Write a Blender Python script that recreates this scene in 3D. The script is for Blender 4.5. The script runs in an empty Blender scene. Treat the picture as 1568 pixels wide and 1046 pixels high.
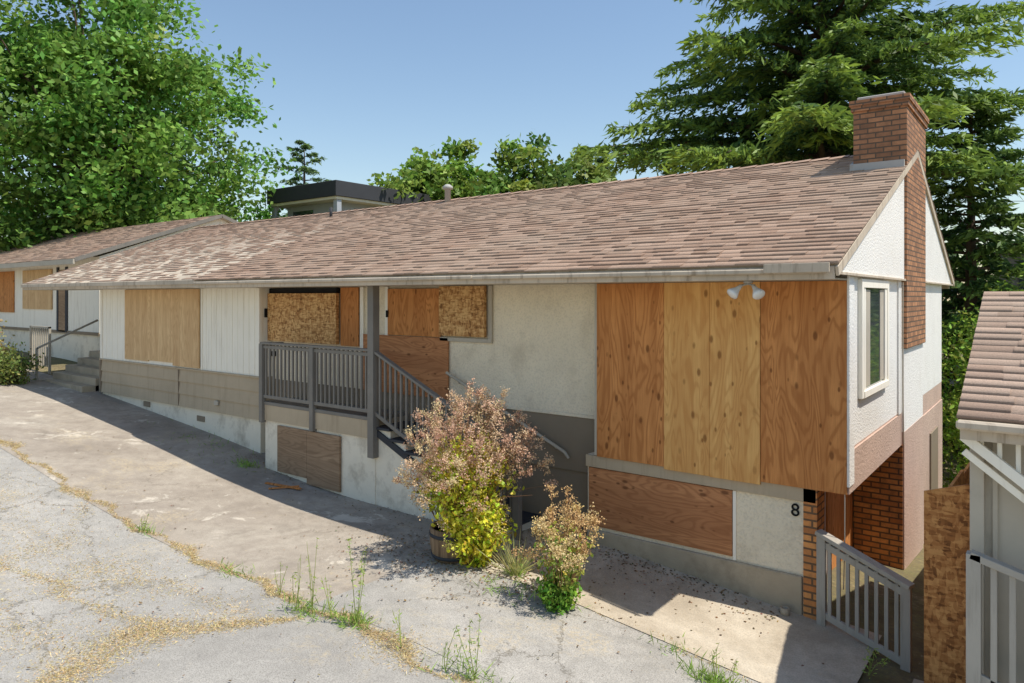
import bpy, math, random
import numpy as np
from mathutils import Vector
random.seed(7); rng=np.random.default_rng(7)
sc=bpy.context.scene
COL=sc.collection

def lin(r,g,b):
    f=lambda c:(c/255/12.92) if c/255<=.04045 else ((c/255+.055)/1.055)**2.4
    return (f(r),f(g),f(b),1)

# ---------------------------------------------------------------- materials
def newmat(name):
    m=bpy.data.materials.new(name); m.use_nodes=True
    nt=m.node_tree; b=nt.nodes['Principled BSDF']; b.inputs['Roughness'].default_value=.8
    b.inputs['Specular IOR Level'].default_value=.25
    return m,nt,b
def N(nt,t,**k):
    n=nt.nodes.new(t)
    for a,v in k.items():
        if a in n.inputs: n.inputs[a].default_value=v
        else: setattr(n,a,v)
    return n
def L(nt,a,b): nt.links.new(a,b)
def wallcoords(nt,sx=1,sz=1,rand=True):
    tc=N(nt,'ShaderNodeTexCoord'); s=N(nt,'ShaderNodeSeparateXYZ'); L(nt,tc.outputs['Object'],s.inputs[0])
    a=N(nt,'ShaderNodeMath',operation='ADD'); L(nt,s.outputs[0],a.inputs[0]); L(nt,s.outputs[1],a.inputs[1])
    m1=N(nt,'ShaderNodeMath',operation='MULTIPLY'); m1.inputs[1].default_value=sx; L(nt,a.outputs[0],m1.inputs[0])
    m2=N(nt,'ShaderNodeMath',operation='MULTIPLY'); m2.inputs[1].default_value=sz; L(nt,s.outputs[2],m2.inputs[0])
    c=N(nt,'ShaderNodeCombineXYZ'); L(nt,m1.outputs[0],c.inputs[0]); L(nt,m2.outputs[0],c.inputs[1])
    if rand:
        oi=N(nt,'ShaderNodeObjectInfo'); r=N(nt,'ShaderNodeMath',operation='MULTIPLY'); r.inputs[1].default_value=37
        L(nt,oi.outputs['Random'],r.inputs[0]); L(nt,r.outputs[0],c.inputs[2])
    return c.outputs[0]
def objc(nt):
    return N(nt,'ShaderNodeTexCoord').outputs['Object']
def ramp(nt,fac,stops):
    r=N(nt,'ShaderNodeValToRGB'); e=r.color_ramp.elements
    while len(e)<len(stops): e.new(.5)
    for i,(p,c) in enumerate(stops):
        e[i].position=p; e[i].color=c if len(c)==4 else (*c,1)
    L(nt,fac,r.inputs[0]); return r.outputs[0]
def mix(nt,fac,a,b,bt='MIX'):
    m=N(nt,'ShaderNodeMix',data_type='RGBA',blend_type=bt)
    for i,v in ((0,fac),(6,a),(7,b)):
        if isinstance(v,bpy.types.NodeSocket): L(nt,v,m.inputs[i])
        else: m.inputs[i].default_value=v
    return m.outputs[2]
def mul(nt,a,b):
    m=N(nt,'ShaderNodeMath',operation='MULTIPLY')
    for i,v in enumerate((a,b)):
        if isinstance(v,bpy.types.NodeSocket): L(nt,v,m.inputs[i])
        else: m.inputs[i].default_value=v
    return m.outputs[0]
def noise(nt,vec,scale,detail=4,rough=.55,dist=0):
    n=N(nt,'ShaderNodeTexNoise',Scale=scale,Detail=detail,Roughness=rough,Distortion=dist)
    L(nt,vec,n.inputs['Vector']); return n.outputs[0]
def bump(nt,b,h,strength,dist=.02):
    n=N(nt,'ShaderNodeBump',Strength=strength,Distance=dist); L(nt,h,n.inputs['Height']); L(nt,n.outputs[0],b.inputs['Normal'])
BW=((0,0,0,1),(1,1,1,1))
def g4(v): return (v,v,v,1)

def m_paint(name,c,var=.12,bs=.25,bscale=60,dirt=None,bdist=.01,streak=False,dirta=.35,stuc=0):
    m,nt,b=newmat(name); o=objc(nt)
    n1=noise(nt,o,1.3,6,.6); n2=noise(nt,o,bscale,3,.6)
    dk=tuple(x*(1-var*2.2) for x in c[:3])+(1,)
    col=ramp(nt,n1,[(.3,dk),(.62,c)])
    if stuc:
        col=mix(nt,ramp(nt,n2,[(.36,g4(stuc)),(.52,BW[0])]),col,tuple(x*.55 for x in c[:3])+(1,))
    if dirt:
        w=wallcoords(nt,9 if streak else 2,.8 if streak else 1.6)
        n3=noise(nt,w,1.0,6,.7)
        f=ramp(nt,n3,[(.52,BW[0]),(.78,g4(dirta))])
        col=mix(nt,f,col,dirt)
    L(nt,col,b.inputs['Base Color']); bump(nt,b,n2,bs,bdist)
    return m
def m_ply(name,light,dark,vert=True,contrast=.5,freq=16,plugs=True):
    m,nt,b=newmat(name)
    w=wallcoords(nt,2.6 if vert else .5,.5 if vert else 2.6)
    n=noise(nt,w,1.15,2.5,.5,.6)
    s=N(nt,'ShaderNodeMath',operation='SINE'); L(nt,mul(nt,n,freq*6.28),s.inputs[0])
    g=N(nt,'ShaderNodeMapRange'); L(nt,s.outputs[0],g.inputs[0]); g.inputs[1].default_value=-1; g.inputs[2].default_value=1
    line=ramp(nt,g.outputs[0],[(.0,BW[0]),(.6,g4(.25*contrast)),(.95,g4(contrast))])
    fine=noise(nt,wallcoords(nt,90 if vert else 4,4 if vert else 90),1,4,.6)
    base=mix(nt,ramp(nt,noise(nt,wallcoords(nt,1.5,1.5),1.2,3),[(.3,BW[0]),(.7,BW[1])]),light,tuple((l*.7+d*.3) for l,d in zip(light,dark)))
    st=noise(nt,wallcoords(nt,3.2 if vert else .02,.02 if vert else 3.2),1.7,1,.3)
    base=mix(nt,ramp(nt,st,[(.45,BW[0]),(.5,g4(.3))]),base,dark)
    col=mix(nt,line,base,dark)
    col=mix(nt,ramp(nt,fine,[(.35,g4(.35)),(.7,BW[0])]),col,dark)
    if plugs:
        for sx,sz,th in ((6.5,3.2,.35),(11,5.5,.6)):
            v=N(nt,'ShaderNodeTexVoronoi',Scale=1.0); L(nt,wallcoords(nt,sx,sz) if vert else wallcoords(nt,sz,sx),v.inputs['Vector'])
            f=ramp(nt,v.outputs['Distance'],[(.11,g4(.8)),(.20,BW[0])])
            v2=N(nt,'ShaderNodeSeparateColor'); L(nt,v.outputs['Color'],v2.inputs[0])
            col=mix(nt,mul(nt,f,ramp(nt,v2.outputs[0],[(th,BW[0]),(th+.05,BW[1])])),col,tuple(d*.5 for d in dark[:3])+(1,))
    L(nt,col,b.inputs['Base Color']); bump(nt,b,g.outputs[0],.15,.004)
    return m
def m_osb(name,c1,c2,c3):
    m,nt,b=newmat(name)
    def cell(sx,sz):
        v=N(nt,'ShaderNodeTexVoronoi',Scale=1.0); w=wallcoords(nt,sx,sz)
        d=N(nt,'ShaderNodeTexNoise',Scale=.6,Detail=2); L(nt,w,d.inputs['Vector'])
        ad=N(nt,'ShaderNodeVectorMath',operation='ADD'); L(nt,w,ad.inputs[0]); L(nt,d.outputs['Color'],ad.inputs[1]); L(nt,ad.outputs[0],v.inputs['Vector'])
        s=N(nt,'ShaderNodeSeparateColor'); L(nt,v.outputs['Color'],s.inputs[0]); return s.outputs[0]
    a=mix(nt,.5,cell(13,40),cell(40,15)); a=mix(nt,.35,a,noise(nt,wallcoords(nt,3,3),2,3))
    col=ramp(nt,a,[(.22,c3),(.42,c2),(.72,c1)])
    L(nt,col,b.inputs['Base Color']); bump(nt,b,a,.4,.004); return m
def m_brick(name,c1,c2,mort,w=.21,h=.072,ms=.011):
    m,nt,b=newmat(name); wc=wallcoords(nt,1,1,False)
    t=N(nt,'ShaderNodeTexBrick',Scale=1.0); L(nt,wc,t.inputs['Vector'])
    t.inputs['Color1'].default_value=c1; t.inputs['Color2'].default_value=c2; t.inputs['Mortar'].default_value=mort
    t.inputs['Brick Width'].default_value=w; t.inputs['Row Height'].default_value=h; t.inputs['Mortar Size'].default_value=ms
    n=noise(nt,objc(nt),9,5,.65); col=mix(nt,ramp(nt,n,[(.35,g4(.4)),(.60,BW[0])]),t.outputs[0],(.12,.075,.05,1))
    L(nt,col,b.inputs['Base Color'])
    inv=N(nt,'ShaderNodeMath',operation='SUBTRACT'); inv.inputs[0].default_value=1; L(nt,t.outputs['Fac'],inv.inputs[1])
    bump(nt,b,inv.outputs[0],1,.015); return m
def m_attr(name,rough=.9,tex=90,amt=.4,bs=.6):
    m,nt,b=newmat(name); a=N(nt,'ShaderNodeAttribute',attribute_name='Col')
    n=noise(nt,objc(nt),tex,4,.75); n2=noise(nt,objc(nt),.5,5,.65)
    col=mix(nt,ramp(nt,n,[(.35,g4(amt)),(.6,BW[0])]),a.outputs['Color'],(.11,.08,.06,1))
    col=mix(nt,ramp(nt,n2,[(.42,BW[0]),(.65,g4(.35))]),col,(.43,.34,.25,1))
    L(nt,col,b.inputs['Base Color']); b.inputs['Roughness'].default_value=rough; bump(nt,b,n,bs,.006); return m
def m_leaf(name,trans=.35):
    m,nt,b=newmat(name); a=N(nt,'ShaderNodeAttribute',attribute_name='Col')
    L(nt,a.outputs['Color'],b.inputs['Base Color']); b.inputs['Roughness'].default_value=.5
    t=N(nt,'ShaderNodeBsdfTranslucent'); L(nt,a.outputs['Color'],t.inputs[0])
    ms=N(nt,'ShaderNodeMixShader'); ms.inputs[0].default_value=trans
    L(nt,b.outputs[0],ms.inputs[1]); L(nt,t.outputs[0],ms.inputs[2]); L(nt,ms.outputs[0],nt.nodes['Material Output'].inputs[0])
    return m
def m_ground(name,c1,c2,c3,agg=90,patch=.6,crack=0,stain=None,speck=.25):
    m,nt,b=newmat(name); o=objc(nt)
    n1=noise(nt,o,patch,6,.62,.6); n2=noise(nt,o,agg,3,.75); n3=noise(nt,o,5,6,.65)
    col=ramp(nt,n1,[(.32,c1),(.5,c2),(.68,c3)])
    col=mix(nt,ramp(nt,n2,[(.38,g4(speck*1.8)),(.55,BW[0])]),col,(.11,.10,.09,1))
    col=mix(nt,ramp(nt,n2,[(.60,BW[0]),(.75,g4(speck*.8))]),col,(.65,.62,.56,1))
    col=mix(nt,ramp(nt,n3,[(.35,g4(.35)),(.6,BW[0])]),col,tuple(x*.62 for x in c1[:3])+(1,))
    if stain:
        for sc_,th in ((1.1,.60),(.5,.62)):
            col=mix(nt,ramp(nt,noise(nt,o,sc_,8,.72,.5),[(th,BW[0]),(th+.05,g4(.6))]),col,stain)
    col=mix(nt,ramp(nt,noise(nt,o,.9,5,.6,.8),[(.28,g4(.5)),(.44,BW[0])]),col,tuple(x*.5 for x in c1[:3])+(1,))
    # straw and dust trodden into the surface
    col=mix(nt,mul(nt,ramp(nt,noise(nt,o,.7,6,.7,.4),[(.54,BW[0]),(.64,g4(.45))]),ramp(nt,noise(nt,o,24,4,.7),[(.45,BW[0]),(.6,BW[1])])),col,(.58,.46,.27,1))
    if crack:
        v=N(nt,'ShaderNodeTexVoronoi',Scale=.4,feature='DISTANCE_TO_EDGE')
        dn=N(nt,'ShaderNodeTexNoise',Scale=1.2,Detail=8,Roughness=.7); L(nt,o,dn.inputs['Vector'])
        ad=N(nt,'ShaderNodeVectorMath',operation='ADD'); L(nt,o,ad.inputs[0]); L(nt,dn.outputs['Color'],ad.inputs[1]); L(nt,ad.outputs[0],v.inputs['Vector'])
        mk=ramp(nt,noise(nt,o,.35,3),[(.46,BW[0]),(.54,g4(crack))])
        col=mix(nt,mul(nt,ramp(nt,v.outputs['Distance'],[(.001,BW[1]),(.006,BW[0])]),mk),col,(.10,.085,.06,1))
    L(nt,col,b.inputs['Base Color']); b.inputs['Roughness'].default_value=.95; bump(nt,b,n2,.4,.006); return m

M={}
M['stucco']=m_paint('stucco_cream',lin(243,229,202),.05,.9,34,lin(178,160,132),.02,False,.5,.28)
M['white']=m_paint('white_paint',lin(246,239,223),.02,.15,30,lin(174,158,132),.006,True,.45)
M['sidew']=m_paint('side_stucco_white',lin(240,236,228),.02,.8,40,lin(200,190,175),.016,False,.3,.15)
M['found']=m_paint('foundation_white',lin(236,226,205),.05,.4,25,lin(136,120,98),.012,False,.7)
M['beige']=m_paint('beige_siding',lin(188,170,143),.06,.1,20,lin(140,120,97),.005,True,.5)
M['taupe']=m_paint('taupe_siding',lin(142,127,107),.06,.2,25,lin(115,102,86),.006)
M['pink']=m_paint('pink_stucco',lin(204,176,158),.06,.9,34,lin(160,132,114),.016,False,.35,.25)
M['conc']=m_paint('foundation_concrete',lin(186,170,145),.1,.4,30,lin(116,102,82),.012,False,.6)
M['gray']=m_paint('gray_paint',lin(132,126,117),.08,.15,40,lin(168,157,142),.004)
M['ltgray']=m_paint('light_gray_paint',lin(190,180,162),.06,.15,40,lin(130,118,100),.004)
M['railg']=m_paint('worn_gray_paint',lin(176,168,155),.08,.2,40,lin(110,97,82),.004,True,.6)
M['fascia']=m_paint('weathered_fascia',lin(206,190,168),.12,.3,20,lin(100,78,58),.006,True,.85)
M['dark']=m_paint('dark_metal',lin(66,67,70),.05,.1,40)
M['panel']=m_paint('gray_panel',lin(176,180,184),.04,.1,10)
M['cream']=m_paint('cream_trim',lin(225,215,190),.04,.1,10)
M['black']=m_paint('black_void',lin(28,26,24),.1,.1,10)
M['metal']=m_paint('galvanised_metal',lin(185,182,176),.08,.1,10)
M['capsh']=m_paint('ridge_cap_shingle',lin(184,154,132),.15,.6,40)
M['ply']=m_ply('plywood',lin(226,158,94),lin(162,98,50),True,.55)
M['ply2']=m_ply('plywood_pale',lin(242,192,120),lin(190,126,66),True,.4)
M['plyh']=m_ply('plywood_horizontal',lin(210,150,102),lin(148,94,60),False,.5,18)
M['ply3']=m_ply('plywood_weathered',lin(236,204,154),lin(184,142,98),True,.42,13,False)
M['plyf']=m_ply('plywood_faded',lin(178,150,120),lin(120,96,74),False,.5,14,False)
M['osb']=m_osb('osb',lin(222,180,122),lin(182,132,80),lin(126,86,50))
M['osbf']=m_osb('osb_fence',lin(214,156,96),lin(176,116,66),lin(120,76,42))
M['brick']=m_brick('brick',lin(198,142,102),lin(150,108,80),lin(104,90,76),.21,.075,.009)
M['brickl']=m_brick('brick_lit_orange',lin(232,160,94),lin(196,124,70),lin(116,90,66),.24,.08)  # lower brick: its lit look is put into the colour as brighter orange
M['shingle']=m_attr('asphalt_shingle')
M['leaf']=m_leaf('leaf'); M['dry']=m_leaf('dry_plant',.25)
M['bark']=m_paint('bark',lin(100,84,68),.2,.8,14,lin(66,56,46),.03)
M['road']=m_ground('old_asphalt',lin(164,159,150),lin(179,174,164),lin(192,186,175),85,.35,.7,None,.32)
M['drive']=m_ground('driveway_asphalt',lin(154,142,127),lin(174,162,146),lin(191,180,163),110,.5,.4,lin(218,208,190),.22)
M['pad']=m_ground('concrete',lin(178,164,142),lin(204,191,169),lin(216,205,185),60,.7,.4,None,.14)
M['soil']=m_ground('soil',lin(110,98,70),lin(126,114,80),lin(100,106,62),20,.5,0)
M['stem']=m_paint('stem_green',lin(150,160,80),.1,.1,10)
M['stemdry']=m_paint('dry_stem',lin(160,118,84),.1,.1,10)
def m_glass():
    m,nt,b=newmat('window_glass'); b.inputs['Base Color'].default_value=(.05,.06,.065,1); b.inputs['Roughness'].default_value=.04
    b.inputs['Specular IOR Level'].default_value=.8; return m
M['glass']=m_glass()
def m_barrel():
    m,nt,b=newmat('barrel_wood'); n=noise(nt,wallcoords(nt,25,2),1,4); L(nt,ramp(nt,n,[(.3,lin(100,78,58)),(.7,lin(164,136,104))]),b.inputs['Base Color']); return m
M['barrel']=m_barrel()
def m_bulb():
    m,nt,b=newmat('lamp_glass_off'); b.inputs['Base Color'].default_value=(.8,.8,.78,1); b.inputs['Roughness'].default_value=.15; return m
M['bulb']=m_bulb()

# ---------------------------------------------------------------- mesh helpers
def empty(name,loc=(0,0,0)):
    e=bpy.data.objects.new(name,None); e.location=loc; COL.objects.link(e); return e
def mesh(name,v,f,mat,parent=None,smooth=False,bevel=0):
    me=bpy.data.meshes.new(name); me.from_pydata([tuple(a) for a in v],[],f); me.update()
    o=bpy.data.objects.new(name,me); COL.objects.link(o)
    if mat: me.materials.append(mat)
    if parent: o.parent=parent
    if smooth:
        for p in me.polygons: p.use_smooth=True
    if bevel:
        b=o.modifiers.new('b','BEVEL'); b.width=bevel; b.segments=1; b.limit_method='ANGLE'
    return o
BF=[(0,3,2,1),(4,5,6,7),(0,1,5,4),(1,2,6,5),(2,3,7,6),(3,0,4,7)]
def boxes(name,bl,mat,parent=None,bevel=0):
    v=[];f=[]
    for (x0,x1,y0,y1,z0,z1) in bl:
        o=len(v); v+=[(x0,y0,z0),(x1,y0,z0),(x1,y1,z0),(x0,y1,z0),(x0,y0,z1),(x1,y0,z1),(x1,y1,z1),(x0,y1,z1)]
        f+=[tuple(o+i for i in q) for q in BF]
    return mesh(name,v,f,mat,parent,False,bevel)
def beams(name,bl,mat,parent=None,bevel=0):
    v=[];f=[]
    for p0,p1,w,h in bl:
        p0=Vector(p0);p1=Vector(p1);d=(p1-p0).normalized()
        up=Vector((0,0,1)) if abs(d.z)<.95 else Vector((0,1,0))
        s=d.cross(up).normalized(); u=s.cross(d).normalized(); o=len(v)
        for p in (p0,p1):
            for a,b in ((-1,-1),(1,-1),(1,1),(-1,1)): v.append(p+s*a*w/2+u*b*h/2)
        f+=[(o,o+1,o+2,o+3),(o+7,o+6,o+5,o+4)]+[(o+i,o+4+i,o+4+(i+1)%4,o+(i+1)%4) for i in range(4)]
    return mesh(name,v,f,mat,parent,False,bevel)
def lathe(name,prof,mat,parent=None,loc=(0,0,0),n=28,axis=None):
    v=[];f=[]
    for r,z in prof:
        for i in range(n):
            a=i/n*math.tau; v.append((r*math.cos(a),r*math.sin(a),z))
    for j in range(len(prof)-1):
        for i in range(n): f.append((j*n+i,j*n+(i+1)%n,(j+1)*n+(i+1)%n,(j+1)*n+i))
    f.append(tuple(range(n-1,-1,-1))); f.append(tuple((len(prof)-1)*n+i for i in range(n)))
    o=mesh(name,v,f,mat,parent,True); o.location=loc
    if axis is not None: o.rotation_mode='QUATERNION'; o.rotation_quaternion=Vector(axis).to_track_quat('Z','Y')
    return o
def tube(name,paths,mat,parent=None,n=7):
    v=[];f=[]
    for pts in paths:
        base=len(v)
        for k,(p,r) in enumerate(pts):
            p=Vector(p); q=Vector(pts[min(k+1,len(pts)-1)][0]); q0=Vector(pts[max(k-1,0)][0]); d=(q-q0).normalized()
            a=d.orthogonal().normalized(); b=d.cross(a)
            if k>0:
                a=(pa-d*pa.dot(d)).normalized(); b=d.cross(a)
            pa=a
            for i in range(n):
                t=i/n*math.tau; v.append(p+(a*math.cos(t)+b*math.sin(t))*r)
        for k in range(len(pts)-1):
            for i in range(n): f.append((base+k*n+i,base+k*n+(i+1)%n,base+(k+1)*n+(i+1)%n,base+(k+1)*n+i))
    return mesh(name,v,f,mat,parent,True)
def bulk(name,V,quads,colors,mat,parent=None):
    me=bpy.data.meshes.new(name); nv=len(V); nf=len(quads); k=quads.shape[1]
    me.vertices.add(nv); me.vertices.foreach_set('co',V.astype(np.float32).ravel())
    me.loops.add(nf*k); me.loops.foreach_set('vertex_index',quads.astype(np.int32).ravel())
    me.polygons.add(nf); me.polygons.foreach_set('loop_start',(np.arange(nf)*k).astype(np.int32))
    try: me.polygons.foreach_set('loop_total',np.full(nf,k,np.int32))
    except Exception: pass
    me.update(calc_edges=True); me.validate()
    ca=me.color_attributes.new('Col','FLOAT_COLOR','POINT'); c=np.ones((nv,4),np.float32); c[:,:3]=colors; ca.data.foreach_set('color',c.ravel())
    me.materials.append(mat); o=bpy.data.objects.new(name,me); COL.objects.link(o)
    if parent: o.parent=parent
    return o
def unit(a): return a/np.maximum(np.linalg.norm(a,axis=1,keepdims=True),1e-9)
def leaves(name,C,A,Bv,col,mat,parent=None):
    n=len(C); V=np.empty((n,4,3)); V[:,0]=C-A; V[:,1]=C+Bv-A*.1; V[:,2]=C+A; V[:,3]=C-Bv-A*.1
    q=np.arange(n*4).reshape(n,4); cc=np.repeat(col,4,axis=0)
    return bulk(name,V.reshape(-1,3),q,cc,mat,parent)
def rand_leaf_axes(n,l,w,upbias=.6,down=0.0):
    nrm=unit(rng.normal(size=(n,3))+np.array([.15,-.1,upbias])); t=rng.normal(size=(n,3))+np.array([0,0,-down])
    t=unit(t-nrm*(t*nrm).sum(1,keepdims=True)); b=np.cross(nrm,t)
    s=rng.uniform(.7,1.3,(n,1)); return t*l*s,b*w*s
def colvar(n,c,var=.25,hue=.1):
    c=np.array(c[:3]); k=rng.normal(1,var,(n,1)).clip(.45,1.8); h=rng.normal(1,hue,(n,3)); return (c*k*h).clip(.004,.95)

# ---------------------------------------------------------------- terrain
XS=[-300,-60,-25,-17.8,-12.4,-10.2,-8,-6,-3,-.4,1,5,20,300]
ZS=[-1.0,-1.3,-2.1,-2.5,-2.96,-3.2,-3.36,-3.40,-3.30,-3.58,-3.72,-4.2,-5,-7]
def gz(x,y):
    x=np.asarray(x,float); y=np.asarray(y,float)
    z=(np.interp(x-.5,XS,ZS)+np.interp(x+.5,XS,ZS)+np.interp(x,XS,ZS))/3
    z=z+.03*np.clip(-y-1,0,12)-.10*np.clip(y-.5,0,9)*(x>-.8)*np.clip((x+.8)*3,0,1)
    return z
def gzs(x,y): return float(gz(x,y))
def sheet(name,xs,ys,off,mat):
    X,Y=np.meshgrid(xs,ys,indexing='ij'); Z=gz(X,Y)+off
    V=np.stack([X,Y,Z],-1).reshape(-1,3); nx,ny=len(xs),len(ys)
    f=[(i*ny+j,(i+1)*ny+j,(i+1)*ny+j+1,i*ny+j+1) for i in range(nx-1) for j in range(ny-1)]
    return mesh(name,V.tolist(),f,mat,None,True)
ar=np.arange
xs=np.concatenate([ar(-300,-60,20),ar(-60,-30,2),ar(-30,12,.5),ar(12,60,3),ar(60,321,20)])
ys=np.concatenate([ar(-200,-30,17),ar(-30,-12,2),ar(-12,12,.5),ar(12,60,3),ar(60,321,20)])
sheet('ground',xs,ys,-.03,M['soil'])
sheet('asphalt_road',ar(-45,12.1,.5),ar(-22,-3.4,.5).tolist()+[-3.5],.0,M['road'])
ysd=[-3.52,-3,-2.5,-2,-1.5,-1,-.5,0,.2]
sheet('driveway',ar(-30,-4.4,.5),ysd,.005,M['drive'])
sheet('asphalt_apron',ar(-4.5,12.1,.5),[-3.52,-3,-2.5,-2.1,-1.6],.005,M['road'])
sheet('concrete_pad',[-4.5,-4,-3.5,-3,-2.5,-2,-1.5,-1,-.5,0,.3],[-1.70,-1.2,-.8,-.4,0,.2],.013,M['pad'])

# ---------------------------------------------------------------- shingle roof
def shingle(name,x0,x1,ye,ze,yr,zr,parent,c1,c2,exp=.145,tab=(.12,.36),thick=.014):
    d=Vector((0,yr-ye,zr-ze)); Ls=d.length; d.normalize(); nrm=Vector((0,-d.z,d.y))
    if nrm.z<0: nrm=-nrm
    V=[];Q=[];Cc=[]
    nc=int(Ls/exp)+1; c1=np.array(c1[:3]); c2=np.array(c2[:3])
    for i in range(nc):
        a=i*exp; b=min(a+exp*1.15,Ls)
        if a>=Ls-.02: break
        x=x0; crs=random.uniform(-.04,.04)
        while x<x1-.001:
            w=random.uniform(*tab); xe=min(x+w,x1)
            if x1-xe<.08: xe=x1
            hi=random.random()<.5
            t=thick*(1.5 if hi else .55)+random.uniform(.001,.005); k=random.random()**1.3; cc=(c1*(1-k)+c2*k)*(1+crs)*random.uniform(.94,1.06)
            aa=a-(random.choice([0,0,0,.010]))
            P=lambda X,s,h:(X,ye+d.y*s+nrm.y*h,ze+d.z*s+nrm.z*h)
            o=len(V)
            V+= [P(x,aa,t),P(xe,aa,t),P(xe,b,.004),P(x,b,.004),P(x,aa,-.002),P(xe,aa,-.002)]
            Q+= [(o,o+1,o+2,o+3),(o+4,o+5,o+1,o)]
            V+= [P(x,aa,t),P(x,aa,-.002),P(x,b,-.002),P(x,b,.004),P(xe,aa,t),P(xe,aa,-.002),P(xe,b,-.002),P(xe,b,.004)]
            Q+= [(o+7,o+6,o+9,o+8),(o+10,o+11,o+12,o+13)]
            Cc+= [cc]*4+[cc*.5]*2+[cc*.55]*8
            x=xe
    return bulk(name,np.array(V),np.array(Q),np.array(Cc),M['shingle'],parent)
def slab(name,x0,x1,ye,ze,yr,zr,t,mat,parent):
    v=[(x,y,z) for x in (x0,x1) for (y,z) in ((ye,ze-.004),(yr,zr-.004),(yr,zr-t),(ye,ze-t))]
    f=[(0,1,2,3),(7,6,5,4),(0,4,5,1),(1,5,6,2),(2,6,7,3),(3,7,4,0)]
    return mesh(name,v,f,mat,parent)

# ================================================================ BOARDED HOUSE
H=empty('boarded_house')
RY,RZ=4.3,2.27
S1=lin(198,166,142); S2=lin(172,139,116)
shingle('roof_shingles',-11.95,.09,-.78,.325,RY,RZ,H,S1,S2)
shingle('roof_shingles_left',-21.0,-11.95,-.70,.335,RY,RZ-.008,H,S1,S2)
shingle('roof_shingles_back',-21.0,.09,9.25,.325,RY,RZ,H,S1,S2,.3,(.5,.9))
slab('roof_deck',-20.98,.07,-.74,.335,RY,RZ,.09,M['fascia'],H)
slab('roof_deck_back',-20.98,.07,9.2,.335,RY,RZ,.09,M['fascia'],H)
v=[];f=[]
for x in np.arange(-21,-.7,.3):
    o=len(v); w_=.13; s_=.376
    v+=[(x,RY-w_,RZ-w_*s_+.02),(x,RY,RZ+.022),(x,RY+w_,RZ-w_*s_+.02),(x+.31,RY-w_,RZ-w_*s_+.034),(x+.31,RY,RZ+.038),(x+.31,RY+w_,RZ-w_*s_+.034)]
    f+=[(o,o+3,o+4,o+1),(o+1,o+4,o+5,o+2)]
mesh('ridge_cap',v,f,M['capsh'],H)
boxes('fascia',[(-11.9,.05,-.775,-.745,.17,.30),(-20.97,-11.93,-.70,-.675,.18,.30),(-20.97,-.0,9.17,9.2,.16,.29)],M['fascia'],H,.004)
boxes('gutter',[(-11.85,-4.61,-.82,-.78,.235,.29),(-4.6,-.02,-.825,-.78,.23,.285)],M['fascia'],H,.012)
boxes('soffit',[(-20.95,.0,-.672,.28,.175,.19)],M['ltgray'],H)
boxes('eave_board_patch',[(-.62,.02,-.86,-.835,.24,.335)],M['fascia'],H,.003)
def gable(name,x0,x1,ye,yb,zb,mat,parent,yr=RY,zr=RZ,drop=.08):
    v=[(x,y,z) for x in (x0,x1) for (y,z) in ((ye,zb),(yb,zb),(yb,zb+.03),(yr,zr-drop),(ye,zb+.03))]
    return mesh(name,v,[(0,1,2,3,4),(9,8,7,6,5),(0,5,6,1),(1,6,7,2),(2,7,8,3),(3,8,9,4),(4,9,5,0)],mat,parent)
gable('gable_wall',.0,.052,-.70,9.1,.235,M['sidew'],H)
gable('gable_wall_left',-20.9,-20.85,-.70,9.1,.235,M['sidew'],H)
beams('rake_board',[((.072,-.77,.25),(.072,RY,RZ-.06),.03,.10),((.072,RY,RZ-.06),(.072,9.2,.25),.03,.10),((.062,-.72,.235),(.062,9.1,.235),.03,.03)],M['fascia'],H,.003)
boxes('wall_front_left',[(-17.8,-10.83,0,7.9,-1.61,.175)],M['white'],H)
boxes('wall_recess',[(-10.829,-3.10,.3,7.88,-1.66,.175)],M['stucco'],H)
boxes('wall_bay',[(-3.099,0,0,7.89,-1.66,.235)],M['sidew'],H)
boxes('foundation',[(-17.78,-10.84,.03,7.8,-5,-2.44)],M['found'],H)
def lap(name,x0,x1,y,z0,z1,n,mat,parent):
    v=[];f=[];h=(z1-z0)/n
    for i in range(n):
        a=z0+i*h;b=a+h;o=len(v)
        v+=[(x0,y-.034,a),(x1,y-.034,a),(x1,y-.006,b),(x0,y-.006,b),(x0,y+.05,a),(x1,y+.05,a),(x1,y+.05,b),(x0,y+.05,b)]
        f+=[(o,o+1,o+2,o+3),(o+4,o+5,o+1,o),(o+3,o+2,o+6,o+7),(o+1,o+5,o+6,o+2),(o+4,o,o+3,o+7)]
    return mesh(name,v,f,mat,parent)
boxes('siding_backing',[(-17.79,-10.835,.04,7.85,-2.44,-1.61)],M['beige'],H)
lap('lap_siding_left',-17.82,-10.8,0,-2.45,-1.62,3,M['beige'],H)
boxes('siding_joints',[(-13.9,-13.885,-.04,-.02,-2.44,-1.64),(-17.83,-17.74,-.045,.0,-2.45,-1.63)],M['taupe'],H)
boxes('siding_cap',[(-17.83,-10.79,-.045,.0,-1.625,-1.59)],M['beige'],H,.004)
boxes('hose_box',[(-12.4,-12.25,-.06,-.02,-2.3,-2.2)],M['ltgray'],H,.01)
boxes('foundation_vents',[(-15.6,-15.3,.01,.03,-2.62,-2.5),(-13.2,-12.9,.01,.03,-2.72,-2.6)],M['taupe'],H,.004)
boxes('corner_boards',[(-17.83,-17.72,-.02,.06,-1.59,.17),(-12.985,-12.93,-.02,.0,-1.59,.17),(-10.93,-10.81,-.02,.05,-1.59,.17)],M['white'],H,.003)
boxes('panel_battens',[(x,x+.012,-.008,.0,-1.58,.17) for x in list(np.arange(-12.8,-11,.2))+[-17.5,-17.2,-16.9]],M['white'],H)
boxes('window_board_1',[(-16.45,-15.29,-.035,-.012,-1.53,.165)],M['ply3'],H,.002)
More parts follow.
